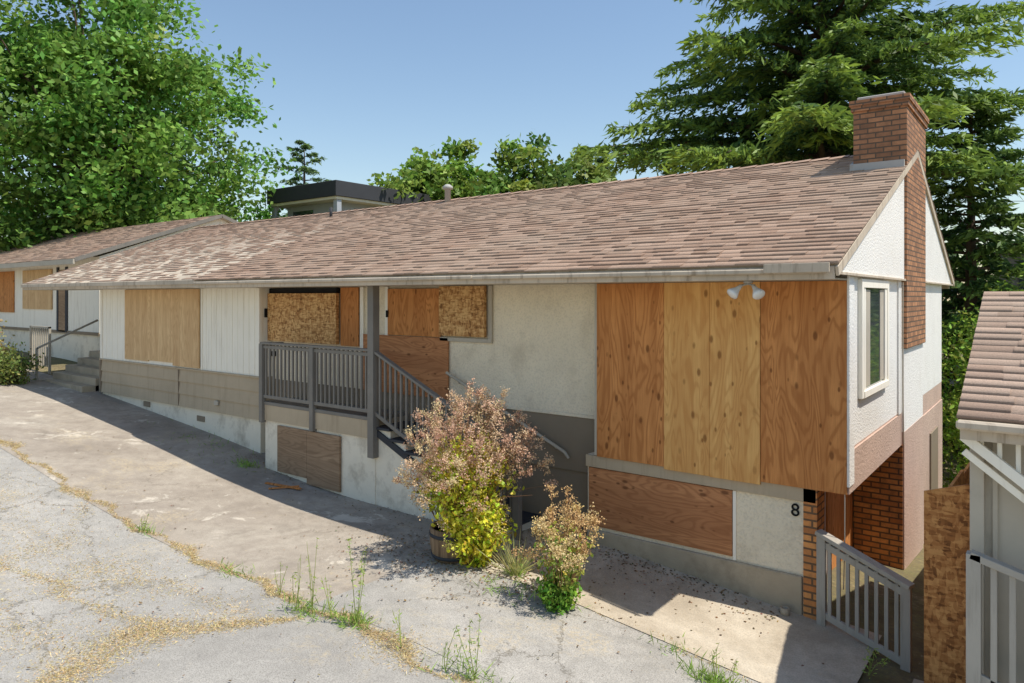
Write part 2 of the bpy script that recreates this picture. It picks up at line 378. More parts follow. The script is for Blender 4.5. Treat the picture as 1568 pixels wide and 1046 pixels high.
boxes('window_board_2',[(-15.28,-14.12,-.042,-.013,-1.50,.165)],M['ply3'],H,.002)
boxes('window_board_3',[(-14.11,-13.01,-.055,-.02,-1.56,.165)],M['ply3'],H,.002)
boxes('osb_board_1',[(-10.80,-8.69,.16,.24,-.88,.06)],M['osb'],H,.002)
boxes('osb_shelf',[(-10.8,-8.72,.2,.29,.06,.16)],M['black'],H)
boxes('window_board_4',[(-8.67,-8.18,.25,.28,-.9,.165)],M['ply'],H,.002)
boxes('door_trim',[(-8.15,-8.06,.26,.3,-1.6,.17),(-7.5,-7.42,.26,.3,-.7,.17)],M['white'],H,.003)
boxes('mail_slot_and_light',[(-7.9,-7.84,.26,.3,-.4,-.28),(-10.8,-10.7,.24,.3,-1.2,-1.1),(-7.46,-7.38,.24,.27,-.36,-.24)],M['black'],H,.003)
boxes('window_board_5',[(-7.41,-6.18,.24,.27,-.66,.13)],M['ply'],H,.002)
boxes('osb_board_2',[(-6.17,-5.22,.2,.26,-.63,.165)],M['osb'],H,.002)
boxes('door_board',[(-8.05,-6.02,.25,.28,-1.66,-.67)],M['plyh'],H,.002)
boxes('lower_siding_back',[(-10.82,-3.1,.33,7.8,-5,-1.66)],M['taupe'],H)
lap('lap_siding_lower',-10.8,-3.24,.3,-2.46,-1.67,1,M['taupe'],H)
lap('lap_siding_base',-10.8,-3.24,.3,-3.9,-2.47,2,M['taupe'],H)
boxes('window_trim',[(-5.2,-5.12,.26,.3,-.66,.17),(-6.2,-5.12,.25,.3,-.72,-.655)],M['ltgray'],H,.003)
boxes('stucco_drip_edge',[(-6.0,-3.14,.27,.3,-1.70,-1.655)],M['stucco'],H,.004)
boxes('bay_board_1',[(-3.09,-2.125,-.03,-.004,-2.13,.17)],M['ply'],H,.002)
boxes('bay_board_2',[(-2.12,-1.53,-.034,-.006,-2.16,.17),(-1.527,-.925,-.036,-.006,-2.165,.17)],M['ply2'],H,.002)
boxes('bay_board_3',[(-.92,.0,-.03,-.004,-2.13,.17)],M['ply'],H,.002)
boxes('bay_floor',[(-3.09,-.002,.0,7.88,-2.12,-1.66)],M['pink'],H)
boxes('bay_edge_strip',[(-3.13,-3.09,-.02,.29,-2.12,.17)],M['ltgray'],H)
boxes('lower_trim_band',[(-3.28,-.32,.0,.04,-2.29,-2.135)],M['beige'],H,.004)
boxes('lower_wall',[(-3.27,-.65,.04,7.8,-5,-2.135),(-.65,-.46,.04,.33,-5,-2.135)],M['stucco'],H)
boxes('lower_board',[(-3.24,-1.27,.012,.038,-3.08,-2.30)],M['plyh'],H,.002)
boxes('lower_panel_trim',[(-1.262,-1.225,.02,.04,-3.12,-2.3)],M['white'],H)
boxes('lower_foundation',[(-3.26,-.47,-.005,.04,-5,-3.13)],M['conc'],H,.01)
boxes('brick_pier',[(-.455,-.31,-.0,.32,-5,-2.14)],M['brickl'],H)
boxes('entry_board',[(-.648,-.62,1.75,3.2,-4.2,-2.13)],M['ply'],H)
boxes('entry_wall_trim',[(-.648,-.63,.34,1.7,-5,-2.14)],M['pink'],H)
boxes('chimney',[(-.62,.085,3.26,5.1,-.75,2.74),(-.65,.11,3.23,5.13,2.74,2.82),(-.67,.13,3.21,5.15,2.82,2.90)],M['brick'],H)
boxes('chimney_base',[(-.62,.03,3.26,5.1,-5.5,-2.13)],M['brickl'],H)
boxes('chimney_cap',[(-.58,.05,3.30,5.06,2.90,2.96)],M['metal'],H,.01)
boxes('chimney_flashing',[(-.66,.06,3.20,3.255,1.80,1.96)],M['metal'],H)
beams('chimney_flashing_side',[((-.64,3.2,1.9),(-.64,4.3,2.31),.03,.1)],M['metal'],H)
boxes('side_lower_wall',[(-.6,.0,5.1,7.86,-5.5,-2.12)],M['pink'],H)
boxes('side_chimney_panel',[(.0,.045,3.28,5.1,-1.95,-.75)],M['sidew'],H)
boxes('side_chimney_pink',[(.002,.05,3.28,5.1,-5.5,-1.95)],M['pink'],H)
boxes('side_pink_band',[(-.01,.02,.0,3.24,-2.13,-1.68),(-.01,.016,5.1,7.87,-5.5,-2.0)],M['pink'],H)
boxes('side_utility_door',[(.017,.045,6.1,7.0,-4.3,-2.4)],M['taupe'],H,.004)
boxes('corner_trim',[(-.0,.03,-.03,.2,-2.05,.23),(-.0,.028,3.0,3.2,-1.67,.23)],M['sidew'],H,.006)
boxes('side_window_frame',[(.0,.05,.5,.6,-1.16,.2),(.0,.05,2.03,2.13,-1.16,.2),(.0,.05,.6,2.03,.1,.2),(.0,.06,.6,2.03,-1.16,-1.08),(.0,.04,.66,.74,-1.08,.1),(.0,.04,1.9,2.03,-1.08,.1)],M['white'],H,.004)
boxes('side_window_glass',[(.0,.02,.6,2.03,-1.08,.1)],M['glass'],H)
boxes('side_window_curtain',[(.02,.026,.75,1.05,-1.05,.08),(.02,.026,1.65,1.88,-1.05,.08)],M['ltgray'],H)
tube('side_cable',[[((.06,3.1,.2),.008),((.055,3.12,-1.2),.008),((.06,3.18,-2.1),.008)],[((-.02,-.02,-2.1),.006),((-.03,.02,-2.6),.006),((-.06,.1,-3.2),.006)]],M['ltgray'],H,6)
# porch
PX0,PX1,PY=-10.05,-7.0,-.45
boxes('porch_deck',[(PX0,PX1,PY,.299,-2.02,-1.96)],M['gray'],H,.005)
boxes('porch_skirt',[(PX0+.01,PX1,PY+.01,.29,-2.31,-2.02)],M['beige'],H)
boxes('porch_base',[(PX0+.03,PX1,PY+.04,.29,-5,-2.31)],M['found'],H)
boxes('crawlspace_hatch',[(-9.58,-8.72,PY-.01,PY+.03,-3.2,-2.36),(-8.71,-7.83,PY-.015,PY+.03,-3.3,-2.36)],M['plyf'],H,.003)
nst=9; run=.345; z0=-1.96; rise=.155
st=[];tr=[]
for i in range(nst):
    xa=PX1+i*run; zt=z0-(i+1)*rise
    st.append((xa,xa+run,PY+.05,.285,-5,zt-.03)); tr.append((xa-.01,xa+run+.02,PY+.0,.29,zt-.03,zt+.01))
boxes('stair_body',st,M['found'],H); boxes('stair_treads',tr,M['dark'],H,.005)
rb=[]; TOP=-.85; BOT=-1.86
rb.append((PX0-.02,PX1,PY-.05,PY+.05,TOP-.04,TOP)); rb.append((PX0,PX1,PY-.02,PY+.02,BOT-.03,BOT+.03)); rb.append((PX0,PX1,PY-.02,PY+.02,TOP-.12,TOP-.06))
for x in np.arange(PX0+.12,PX1-.05,.115): rb.append((x-.018,x+.018,PY-.018,PY+.018,BOT,TOP-.04))
for x in (PX0,-8.55): rb.append((x-.05,x+.05,PY-.05,PY+.05,-2.35,TOP-.03))
rb.append((PX1-.07,PX1+.07,PY-.07,PY+.07,-2.6,.175))
rb.append((PX0-.02,PX0+.02,PY,.0,TOP-.08,TOP-.02))
boxes('porch_railing',rb,M['gray'],H,.004)
sl=.45; xe=-4.1
bl=[((PX1,PY,TOP-.02),(xe,PY,TOP-.02-sl*(xe-PX1)),.09,.04),((PX1,PY,BOT),(xe,PY,BOT-sl*(xe-PX1)),.04,.06)]
for x in np.arange(PX1+.16,xe,.12): bl.append(((x,PY,BOT-sl*(x-PX1)),(x,PY,TOP-.03-sl*(x-PX1)),.036,.036))
bl.append(((xe,PY,TOP-sl*(xe-PX1)+.03),(xe,PY,-3.9),.1,.1))
beams('stair_railing',bl,M['gray'],H,.003)
beams('stair_stringer',[((PX1-.05,PY+.03,-2.16),(xe,PY+.03,-2.16-sl*(xe-PX1)),.03,.10)],M['dark'],H)
tube('wall_handrail',[[((-6.0,.2,-1.22),.025),((-3.75,.2,-2.2),.025),((-3.68,.2,-2.28),.02)]],M['ltgray'],H,8)
tube('handrail_brackets',[[((x,.2,-1.22-(x+6.0)*.436),.012),((x,.29,-1.3-(x+6.0)*.436),.012)] for x in (-5.8,-4.9,-3.95)],M['ltgray'],H,6)
boxes('porch_sconce',[(-10.828,-10.80,.1,.2,-.42,-.24)],M['black'],H,.01)
F=empty('flood_light'); F.parent=H
lathe('mount',[(.05,0),(.05,.03)],M['metal'],F,(-.9,-.5,.145))
for i,(dx,dy) in enumerate(((-.12,-.12),(.13,-.08))):
    tube('arm_%d'%i,[[((-.9,-.5,.14),.012),((-.9+dx*.5,-.5+dy*.4,.12),.012)]],M['metal'],F,6)
    lathe('bulb_%d'%i,[(.02,0),(.028,.05),(.035,.07),(.066,.13),(.07,.145),(.06,.16),(.02,.168)],M['bulb'],F,(-.9+dx*.5,-.5+dy*.4,.12),20,(dx,dy*1.2,-.16))
fc=bpy.data.curves.new('house_number','FONT'); fc.body='8'; fc.size=.2; fc.extrude=.008
fo=bpy.data.objects.new('house_number',fc); COL.objects.link(fo); fo.parent=H; fo.rotation_euler=(math.pi/2,0,0); fc.materials.append(M['black'])
fo.location=(-.6,.028,-2.47)
lathe('roof_vent',[(.07,0),(.07,.36),(.12,.36),(.12,.42),(.05,.47)],M['metal'],H,(-9.57,4.15,2.15),16)
lathe('roof_vent_2',[(.04,0),(.04,.3)],M['dark'],H,(-13.5,3.9,2.05),12)

# ================================================================ next house (left)
G=empty('stucco_house')
def house2():
    x1=-22.4; x0=-38; ye=1.1; ze=1.17; yr=6; zr=2.95
    shingle('roof_shingles',x0,x1+.2,ye,ze,yr,zr,G,S1,S2,.16,(.2,.5)); slab('roof_deck',x0,x1+.18,ye,ze,yr,zr,.12,M['fascia'],G)
    slab('roof_deck_back',x0,x1+.18,11,ze,yr,zr,.12,M['fascia'],G)
    boxes('fascia',[(x0,x1+.2,ye-.05,ye,ze-.17,ze-.02)],M['ltgray'],G)
    v=[(x,y,z) for x in (x1-.05,x1) for y,z in ((1.9,ze+.1),(10.1,ze+.1),(yr,zr-.12))]
    mesh('gable_wall',v,[(0,1,2),(5,4,3),(0,3,4,1),(1,4,5,2),(2,5,3,0)],M['white'],G)
    beams('rake_board',[((x1+.19,ye,ze-.04),(x1+.19,yr,zr-.04),.03,.12),((x1+.19,yr,zr-.04),(x1+.19,11,ze-.04),.03,.12)],M['gray'],G)
    boxes('walls',[(x0,x1,1.9,10.1,-1.2,ze+.1)],M['white'],G); boxes('wall_base',[(x0,x1-.01,1.93,10,-4,-1.2)],M['found'],G)
    boxes('window_board',[(-28.6,-26.0,1.85,1.89,-.45,.95)],M['ply3'],G); boxes('window_board_2',[(-31.6,-29.5,1.85,1.89,-.6,.95)],M['ply'],G)
    boxes('door_trim',[(-25.6,-25.45,1.86,1.9,-1.2,1.0),(-24.9,-24.75,1.86,1.9,-1.2,1.0)],M['dark'],G); boxes('door_board',[(-25.45,-24.9,1.87,1.9,-1.2,.9)],M['plyf'],G)
    boxes('siding_line',[(x0,x1,1.87,1.9,-1.25,-1.15)],M['taupe'],G)
house2()
stp=[]
for i in range(5): stp.append((-20.9,-18.2,-.3+i*.32,2.2,-4,-2.32+i*.18))
boxes('concrete_steps',stp,M['conc'],None,.01)
g=empty('entry_gate')
gb=[(-20.3,-20.22,1.2,1.28,-2.2,-.55),(-19.1,-19.02,1.2,1.28,-2.2,-.55),(-20.25,-19.05,1.22,1.26,-.68,-.6),(-20.25,-19.05,1.22,1.26,-1.5,-1.42)]
gb+=[(x,x+.08,1.21,1.24,-1.5,-.62) for x in np.arange(-20.2,-19.1,.1)]
boxes('gate_panel',gb,M['dark'],g)
boxes('handrail_post',[(-22.0,-21.94,.3,.36,-2.3,-.9),(-23.4,-23.34,.3,.36,-2.3,-.9),(-23.4,-21.94,.3,.36,-.95,-.9)]+[(x,x+.03,.32,.35,-2.1,-.92) for x in np.arange(-23.3,-22,.14)],M['ltgray'],g)
beams('stair_handrail',[((-20.85,-.4,-1.45),(-20.85,1.2,-.7),.05,.05),((-20.85,-.4,-2.4),(-20.85,-.4,-1.43),.05,.05)],M['railg'],g)
boxes('hanging_box',[(-18.9,-18.5,1.0,1.2,-.05,.1)],M['plyf'],H)

# ================================================================ modern building
B=empty('modern_building')
bx,by=-28.6,16.3
boxes('roof_fascia',[(bx-6.2,bx,by,by+10,5.35,6.18)],M['dark'],B,.02)
boxes('soffit',[(bx-6.1,bx-.1,by+.1,by+9.9,5.2,5.35)],M['cream'],B)
boxes('upper_wall',[(bx-5.6,bx-.9,by+1.0,by+9.5,-3,5.2)],M['panel'],B)
boxes('upper_window',[(bx-5.0,bx-3.2,by+.95,by+1.0,3.9,4.9),(bx-.91,bx-.86,by+2,by+5,3.6,4.9)],M['glass'],B)
boxes('column',[(bx-.45,bx-.15,by+.2,by+.5,0,5.2),(bx-6,bx-5.7,by+.2,by+.5,0,5.2)],M['panel'],B)
boxes('lower_fascia',[(bx-9.5,bx-6.25,by,by+8,3.9,4.5)],M['dark'],B); boxes('lower_wall',[(bx-9.3,bx-5.7,by+.5,by+8,-3,3.9)],M['cream'],B)
boxes('balcony_floor',[(bx-6.1,bx-.05,by-.3,by+1,3.4,3.7)],M['dark'],B)
tube('antenna',[[((bx-6.6,by+.2,3.9),.03),((bx-6.6,by+.2,6.3),.02)],[((bx-7.2,by+.2,5.6),.02),((bx-6.1,by+.2,5.9),.02)]],M['dark'],B,5)
B2=empty('gray_apartment_building')
boxes('walls',[(-.2,12,26,36,-6,1.7)],M['gray'],B2); boxes('roof_edge',[(-.4,12.2,25.8,36.2,1.7,2.1)],M['dark'],B2)
boxes('floor_band',[(-.3,12.1,25.9,36.1,-.6,-.3)],M['dark'],B2); boxes('windows',[(x,x+1.2,25.94,26.02,z,z+1.3) for x in (.6,3,5.5,8) for z in (.1,-2.6)],M['glass'],B2)

# ================================================================ cottage right
K=empty('gray_cottage')
shingle('roof_shingles',1.22,6.2,-2.26,-.88,.18,.045,K,lin(202,174,152),lin(172,144,124),.13,(.14,.4))
slab('roof_deck',1.24,6.18,-2.24,-.88,.18,.045,.07,M['fascia'],K)
shingle('roof_shingles_back',1.22,6.2,2.62,-.88,.18,.045,K,S1,S2,.2,(.3,.6)); slab('roof_deck_back',1.24,6.18,2.6,-.88,.18,.045,.07,M['fascia'],K)
boxes('gutter',[(1.22,6.2,-2.33,-2.26,-.95,-.885)],M['fascia'],K,.015)
boxes('fascia',[(1.24,6.18,-2.25,-2.225,-1.03,-.93)],M['fascia'],K)
boxes('walls',[(1.3,6,-1.95,2.3,-5.5,-.93)],M['ltgray'],K)
boxes('wall_battens',[(x,x+.03,-1.975,-1.95,-5,-.95) for x in np.arange(1.42,6,.3)],M['ltgray'],K)
boxes('corner_post',[(1.28,1.37,-2.02,-1.93,-5.2,-.93)],M['ltgray'],K,.004)
v=[(x,y,z) for x in (1.3,1.34) for y,z in ((-1.95,-.93),(2.3,-.93),(.18,-.04))]
mesh('gable_wall',v,[(0,1,2),(5,4,3),(0,3,4,1),(1,4,5,2),(2,5,3,0)],M['ltgray'],K)
beams('sloped_brace',[((1.25,-2.14,-1.02),(1.85,-2.14,-1.50),.05,.07),((1.25,-2.10,-1.14),(1.85,-2.10,-1.62),.03,.05)]+[((1.36+i*.11,-2.11,-1.0),(1.36+i*.11,-2.11,-1.12-i*.088),.03,.03) for i in range(4)],M['white'],K,.003)
rl=[((1.3,-2.2,-1.86),(2.5,-2.2,-2.2),.09,.05),((1.3,-2.2,-2.72),(2.5,-2.2,-3.06),.04,.06),((1.32,-2.2,-1.85),(1.32,-2.2,-5),.09,.09),((2.5,-2.2,-2.15),(2.5,-2.2,-5),.09,.09)]
for x in np.arange(1.44,2.45,.11): rl.append(((x,-2.2,-1.88-(x-1.3)*.283),(x,-2.2,-2.72-(x-1.3)*.283),.04,.04))
beams('cottage_railing',rl,M['railg'],K,.003)
boxes('cottage_plinth',[(1.26,4,-2.6,-1.96,-5.2,-3.1)],M['conc'],K,.01)

# ================================================================ fence, entry railing, steps
FE=empty('plywood_fence')
def fpanel(n,y0,y1,zt0,zt1):
    v=[(x,y,z) for x in (1.02,1.045) for y,z in ((y0,-5.5),(y1,-5.5),(y1,zt1),(y0,zt0))]
    mesh(n,v,[(0,3,2,1),(4,5,6,7),(0,1,5,4),(1,2,6,5),(2,3,7,6),(3,0,4,7)],M['osbf'],FE)
fpanel('panel_1',-.95,.25,-1.70,-1.76); fpanel('panel_2',.26,1.46,-1.80,-1.86); fpanel('panel_3',1.47,2.7,-1.96,-2.05); fpanel('panel_4',2.71,4.5,-2.2,-2.4)
v=[(x,y,z) for y in (-1.0,-.975) for x,z in ((.85,-5.5),(1.27,-5.5),(1.27,-1.60),(.85,-1.74))]
mesh('panel_end',v,[(0,1,2,3),(7,6,5,4),(0,4,5,1),(1,5,6,2),(2,6,7,3),(3,7,4,0)],M['osbf'],FE)
boxes('fence_posts',[(1.046,1.12,y,y+.08,-5.4,-1.9-.1*y) for y in (.3,1.5,2.7)],M['plyf'],FE)
R=empty('wooden_railing')
a=Vector((-.27,-.03,0)); b=Vector((.60,-.27,0))
def rp(t,z):
    p=a.lerp(b,t); return (p.x,p.y,z)
zt=lambda t:-2.59-.27*t
zb=lambda t:-3.46-.2*t
rl=[(rp(-.03,zt(-.03)),rp(1.06,zt(1.06)),.12,.045),(rp(0,zb(0)),rp(1,zb(1)),.04,.07),(rp(0,zt(0)-.1),rp(1,zt(1)-.1),.04,.07)]
for t in (0.02,1): rl.append((rp(t,zt(t)),rp(t,-4.2),.09,.09))
for t in np.linspace(.12,.9,8): rl.append((rp(t,zt(t)-.05),rp(t,zb(t)),.038,.038))
beams('railing_parts',rl,M['railg'],R,.003)
ss=[]
for i in range(9): ss.append((.12,1.0,-.75+i*.36,-.75+(i+1)*.36,-6,-3.72-.14*i))
boxes('passage_steps',ss,M['conc'],None,.012)

# ================================================================ vegetation
def poly_clusters(n,cen,rad,rmin=.5):
    d=unit(rng.normal(size=(n,3))); r=rng.uniform(rmin**3,1,(n,1))**(1/3)
    lump=1+.16*np.sin(d[:,0:1]*5+1)+.13*np.sin(d[:,1:2]*6+2)+.12*np.sin(d[:,2:3]*7)
    return np.array(cen)+d*r*lump*np.array(rad)
def crown(name,cen,rad,ncl,nl,cr,leaf,c,parent,base=.45):
    cl=poly_clusters(ncl,cen,rad,base); n=ncl*nl
    idx=np.repeat(np.arange(ncl),nl); rr=rng.uniform(.6,1.25,ncl)[idx][:,None]*cr
    off=rng.normal(size=(n,3))*np.array([.5,.5,.3])*rr
    off[:,2]-= .25*(off[:,0]**2+off[:,1]**2)/np.maximum(rr[:,0],.1)
    C=cl[idx]+off; A,Bv=rand_leaf_axes(n,leaf,leaf*.62,.9,.3)
    cv=rng.normal(1,.2,(ncl,1))[idx]; hue=rng.normal(0,.12,(ncl,1))[idx]
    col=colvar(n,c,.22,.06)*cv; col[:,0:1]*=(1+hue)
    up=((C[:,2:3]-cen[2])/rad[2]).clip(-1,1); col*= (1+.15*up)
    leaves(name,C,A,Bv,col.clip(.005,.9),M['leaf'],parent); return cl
def limbs(name,base,cl,r0,top,parent,k=22):
    base=Vector(base); paths=[[(base,r0*1.25),(base+(Vector(top)-base)*.35,r0*.85),(Vector(top),r0*.35)]]
    sel=rng.choice(len(cl),min(k,len(cl)),replace=False)
    for i in sel:
        e=Vector(cl[i]); t=random.uniform(.3,.9); s=base.lerp(Vector(top),t); m=s.lerp(e,.5)+Vector((0,0,random.uniform(-.3,.5)))
        paths.append([(s,r0*.35*(1.15-t)+.02),(m,r0*.18*(1.2-t)+.015),(e,.02)])
    tube(name,paths,M['bark'],parent,7)
T=empty('maple_tree'); c0=(-36.3,7.9,8.3)
cl=crown('foliage',c0,(7.5,7.5,7.9),330,200,1.5,.16,(.19,.33,.06),T,.45)
limbs('trunk_and_limbs',(-36.3,7.9,-2.5),cl,.42,(-36.1,7.9,12),T,55)
crown('foliage_lower',(-37,9.5,2.5),(8.5,5,3.8),90,180,1.6,.17,(.16,.29,.05),T,.3)
def dec(name,x,y,z,r,h,c,ncl=70,nl=130,leaf=.2):
    T=empty(name); cl=crown('foliage',(x,y,z),(r,r,h),ncl,nl,r*.3,leaf,c,T,.35); limbs('trunk_and_limbs',(x,y,-4),cl,.25,(x,y,z+h*.5),T,14)
dec('broadleaf_tree',-29.6,26,5.8,4.0,3.9,(.20,.30,.05),120,120)
dec('broadleaf_tree',-24.9,28,5.3,3.8,3.8,(.18,.28,.05),110,120)
dec('broadleaf_tree',-20.3,27.5,4.8,2.8,3.0,(.20,.27,.06),70,100)
def conifer(name,base,h,R,nb,h0=.1,tipc=(.16,.25,.035),inc=(.045,.10,.03),q=.17,dens=1.0,droop=.35,lean=0,prof=.75,rep=3,twn=5):
    T=empty(name); base=Vector(base); top=base+Vector((lean,0,h))
    paths=[[(base,h*.022+.05),(base.lerp(top,.5),h*.012+.03),(top,.02)]]
    Cs=[];Ds=[];Ts=[];bp=[]
    for i in range(nb):
        t=h0+(1-h0)*((i+random.random())/nb)**1.15; Lb=R*((1-t)**prof+.03)*random.uniform(.55,1.2); az=i*2.399+random.uniform(-.4,.4)
        o=base.lerp(top,t); dr=Vector((math.cos(az),math.sin(az),0)); sd=Vector((-dr.y,dr.x,0)); rise=random.uniform(.05,.3)+.35*t
        def P(s): return o+dr*(Lb*s)+Vector((0,0,Lb*(rise*s-droop*s*s*1.4+ .16*s**4)))
        bp.append([(P(0),.03+.012*Lb),(P(.5),.02+.005*Lb),(P(1),.01)])
        ntw=max(6,int(Lb*twn*dens))
        for k in range(ntw):
            s=.12+.88*(k+random.random())/ntw; tl=(Lb*.26*(1.08-s)**.6+.18)*random.uniform(.6,1.3); p=P(s)
            for sg in (-1,1):
                dv=(dr*.75+sd*sg*random.uniform(.5,1.1)+Vector((0,0,random.uniform(-.15,.2)))).normalized()
                nn=max(4,int(tl*9*dens))
                for m in range(nn):
                    u=(m+random.random())/nn; pp=p+dv*(tl*u)+Vector((0,0,-.4*tl*u*u))
                    Cs.append(pp); Ds.append(dv+Vector((0,0,-.5*u))); Ts.append(.55*s+.45*u)
    C=np.array([tuple(c) for c in Cs]); D=np.array([tuple(c) for c in Ds]); tt=np.array(Ts)[:,None]
    C=np.repeat(C,rep,0); D=np.repeat(D,rep,0); tt=np.repeat(tt,rep,0); n=len(C)
    C=C+rng.normal(size=(n,3))*np.array([.06,.06,.05]); D=unit(D+rng.normal(size=(n,3))*.45)
    nr=unit(rng.normal(size=(n,3))+np.array([0,0,.8])); Bv=unit(np.cross(D,nr)); s=rng.uniform(.6,1.3,(n,1))
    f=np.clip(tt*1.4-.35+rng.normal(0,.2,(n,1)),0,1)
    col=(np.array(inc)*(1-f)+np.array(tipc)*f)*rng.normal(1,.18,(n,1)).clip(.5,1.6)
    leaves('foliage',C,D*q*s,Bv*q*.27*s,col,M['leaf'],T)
    tube('trunk_and_branches',paths+bp,M['bark'],T,5); print(name,n)
conifer('conifer_tree',(-3.8,14.6,-5),20.5,9.9,140,.41,tipc=(.29,.41,.06),inc=(.06,.13,.045),q=.15,dens=.9,prof=.9,rep=3,twn=5)
conifer('conifer_tree',(-.2,16.5,-5.5),11.4,3.7,110,.05,tipc=(.22,.32,.06),inc=(.06,.13,.045),q=.15,prof=.5,dens=1.0)
conifer('conifer_tree',(2.6,19.5,-5.5),9.2,3.4,60,.05,tipc=(.22,.32,.07),inc=(.07,.14,.05),q=.18,dens=.8)
for x,y,zt_,r,dn in ((-17.5,34,9.0,3.0,.7),(-15,36,9.3,3.0,.7),(-22,33,9.6,2.8,.7),(-12.3,33,9.4,3.4,.7),(-9,35,10.4,3.4,.7),(-47,28,12.6,6.2,.6)):
    conifer('distant_conifer',(x,y,-4),zt_+4,r*1.3,50,.3,tipc=(.20,.30,.09),inc=(.09,.16,.08),q=.22,dens=dn*.75)
n=20000; u=rng.uniform(0,1,n); xx=-110+190*u; yy=58+rng.normal(0,3,n)-.25*abs(xx); hh=3.6+1.4*np.sin(xx*.5)+1.1*np.sin(xx*1.3+1)
C=np.stack([xx,yy,-4.5+(hh+4.5)*rng.uniform(0,1,n)**.8],1); A,Bv=rand_leaf_axes(n,.5,.32)
leaves('distant_tree_line',C,A,Bv,colvar(n,(.13,.21,.06),.3),M['leaf'])
def shrub(name,x,y,r,h,n,c,leaf=.05):
    z=gzs(x,y); T=empty(name)
    ncl=30; cl=poly_clusters(ncl,(x,y,z+h*.5),(r,r,h*.5),.3); idx=rng.integers(0,ncl,n)
    C=cl[idx]+rng.normal(size=(n,3))*r*.2; C[:,2]=np.maximum(C[:,2],z+.02); A,Bv=rand_leaf_axes(n,leaf,leaf*.5)
    leaves('foliage',C,A,Bv,colvar(n,c,.3,.12),M['leaf'],T)
    tube('stems',[[((x+random.uniform(-.1,.1),y+random.uniform(-.1,.1),z-.05),.014),(Vector(cl[i]),.005)] for i in range(ncl)],M['bark'],T,5)
shrub('garden_shrub',-20.6,-1.15,.6,.8,2500,(.22,.27,.07),.05)
shrub('garden_shrub',-22.2,-1.2,.8,1.4,3500,(.46,.40,.14),.05)
for x,y,r,h in ((.75,9.4,1.0,3.4),(1.7,10.8,1.5,4.0),(.9,12.6,1.8,4.4),(1.7,6.6,.8,2.4)):
    shrub('hedge_shrub',x,y,r,h,8000,(.30,.42,.06),.06)
bxp,byp=-4.23,-1.42; bz=gzs(bxp,byp)
P=empty('barrel_planter')
px_,py_=bxp-.08,byp-.1
lathe('barrel',[(.23,0),(.275,.1),(.30,.25),(.295,.42),(.27,.42),(.26,.36)],M['barrel'],P,(px_,py_,bz),24)
lathe('hoop_low',[(.268,.06),(.279,.06),(.287,.1),(.276,.1)],M['dark'],P,(px_,py_,bz),24); lathe('hoop_high',[(.299,.32),(.307,.32),(.307,.36),(.296,.36)],M['dark'],P,(px_,py_,bz),24)
def spirea(name,x,y,z,r,h,nst,lc,fcs,nleaf,nflow,tleaf=(.15,.78),fz=.9,cx=0,cy=0,low=.0,pan=.09,fs=.011):
    T=empty(name); paths=[];LC=[];FC=[];FI=[]
    for i in range(nst):
        az=random.uniform(0,math.tau); rr=r*math.sqrt(random.random())*random.uniform(.75,1.2); hh=h*random.uniform(.5,1.08)*(1-.35*(rr/r)**2)
        e=Vector((x+cx+math.cos(az)*rr,y+cy+math.sin(az)*rr,z+hh)); s=Vector((x+math.cos(az)*.09,y+math.sin(az)*.09,z+low))
        m=s.lerp(e,.55)+Vector((0,0,.1*h)); paths.append([(s,.006),(m,.004),(e,.002)])
        for k in range(nleaf):
            t=random.uniform(*tleaf); p=(s.lerp(m,t/.55) if t<.55 else m.lerp(e,(t-.55)/.45)); LC.append(p+Vector([random.gauss(0,.05) for _ in range(3)]))
        if random.random()<fz:
            ax=(e-m).normalized(); fi=random.randrange(len(fcs))
            for b in range(10):
                u=random.random(); q=e+ax*(pan*1.6*(u-.4))+Vector([random.gauss(0,pan*(1-u)*.62+.01) for _ in range(3)]); paths.append([(e-ax*pan*(1-u),.0015),(q,.001)])
                for k in range(nflow): FC.append(q+Vector([random.gauss(0,.021) for _ in range(3)])); FI.append(fi)
    LC=np.array([tuple(p) for p in LC])
    A,Bv=rand_leaf_axes(len(LC),.036,.02); leaves('foliage',LC,A,Bv,colvar(len(LC),lc,.25,.15),M['leaf'],T)
    if FC:
        FC=np.array([tuple(p) for p in FC]); FI=np.array(FI); fa=np.array([f[:3] for f in fcs])[FI]
        A,Bv=rand_leaf_axes(len(FC),fs,fs*.8); leaves('flower_heads',FC,A,Bv,(fa*colvar(len(FC),(1,1,1),.2,.05)).clip(0,.95),M['dry'],T)
    tube('stems',paths,M['stemdry'],T,3)
FB=[(.80,.52,.36),(.84,.60,.38),(.74,.54,.32),(.68,.42,.28),(.78,.62,.34)]
spirea('flowering_bush',bxp,byp,bz+.36,.86,1.68,165,(.62,.62,.07),FB,28,14,(.1,.66),.97,.12,.05,.02,.12)
spirea('flowering_bush',bxp+.28,byp-.12,bz+.02,.42,1.0,75,(.70,.70,.06),[(.8,.68,.2),(.8,.6,.35)],46,6,(.05,1.0),.4)
spirea('flowering_bush',bxp-.5,byp+.15,bz+.36,.45,.85,26,(.5,.5,.1),FB,14,14,(.2,.8),.95,-.1,.1,.0,.1)
sx,sy=-2.47,-1.8; sz=gzs(sx,sy)
spirea('flowering_shrub',sx,sy,sz,.42,1.15,50,(.34,.42,.08),[(.80,.60,.26),(.72,.48,.22),(.82,.64,.32)],13,11,(.1,.8),.95,0,0,0,.075)
shrub('green_weed_clump',sx+.0,sy-.08,.2,.3,1300,(.22,.40,.05),.03)
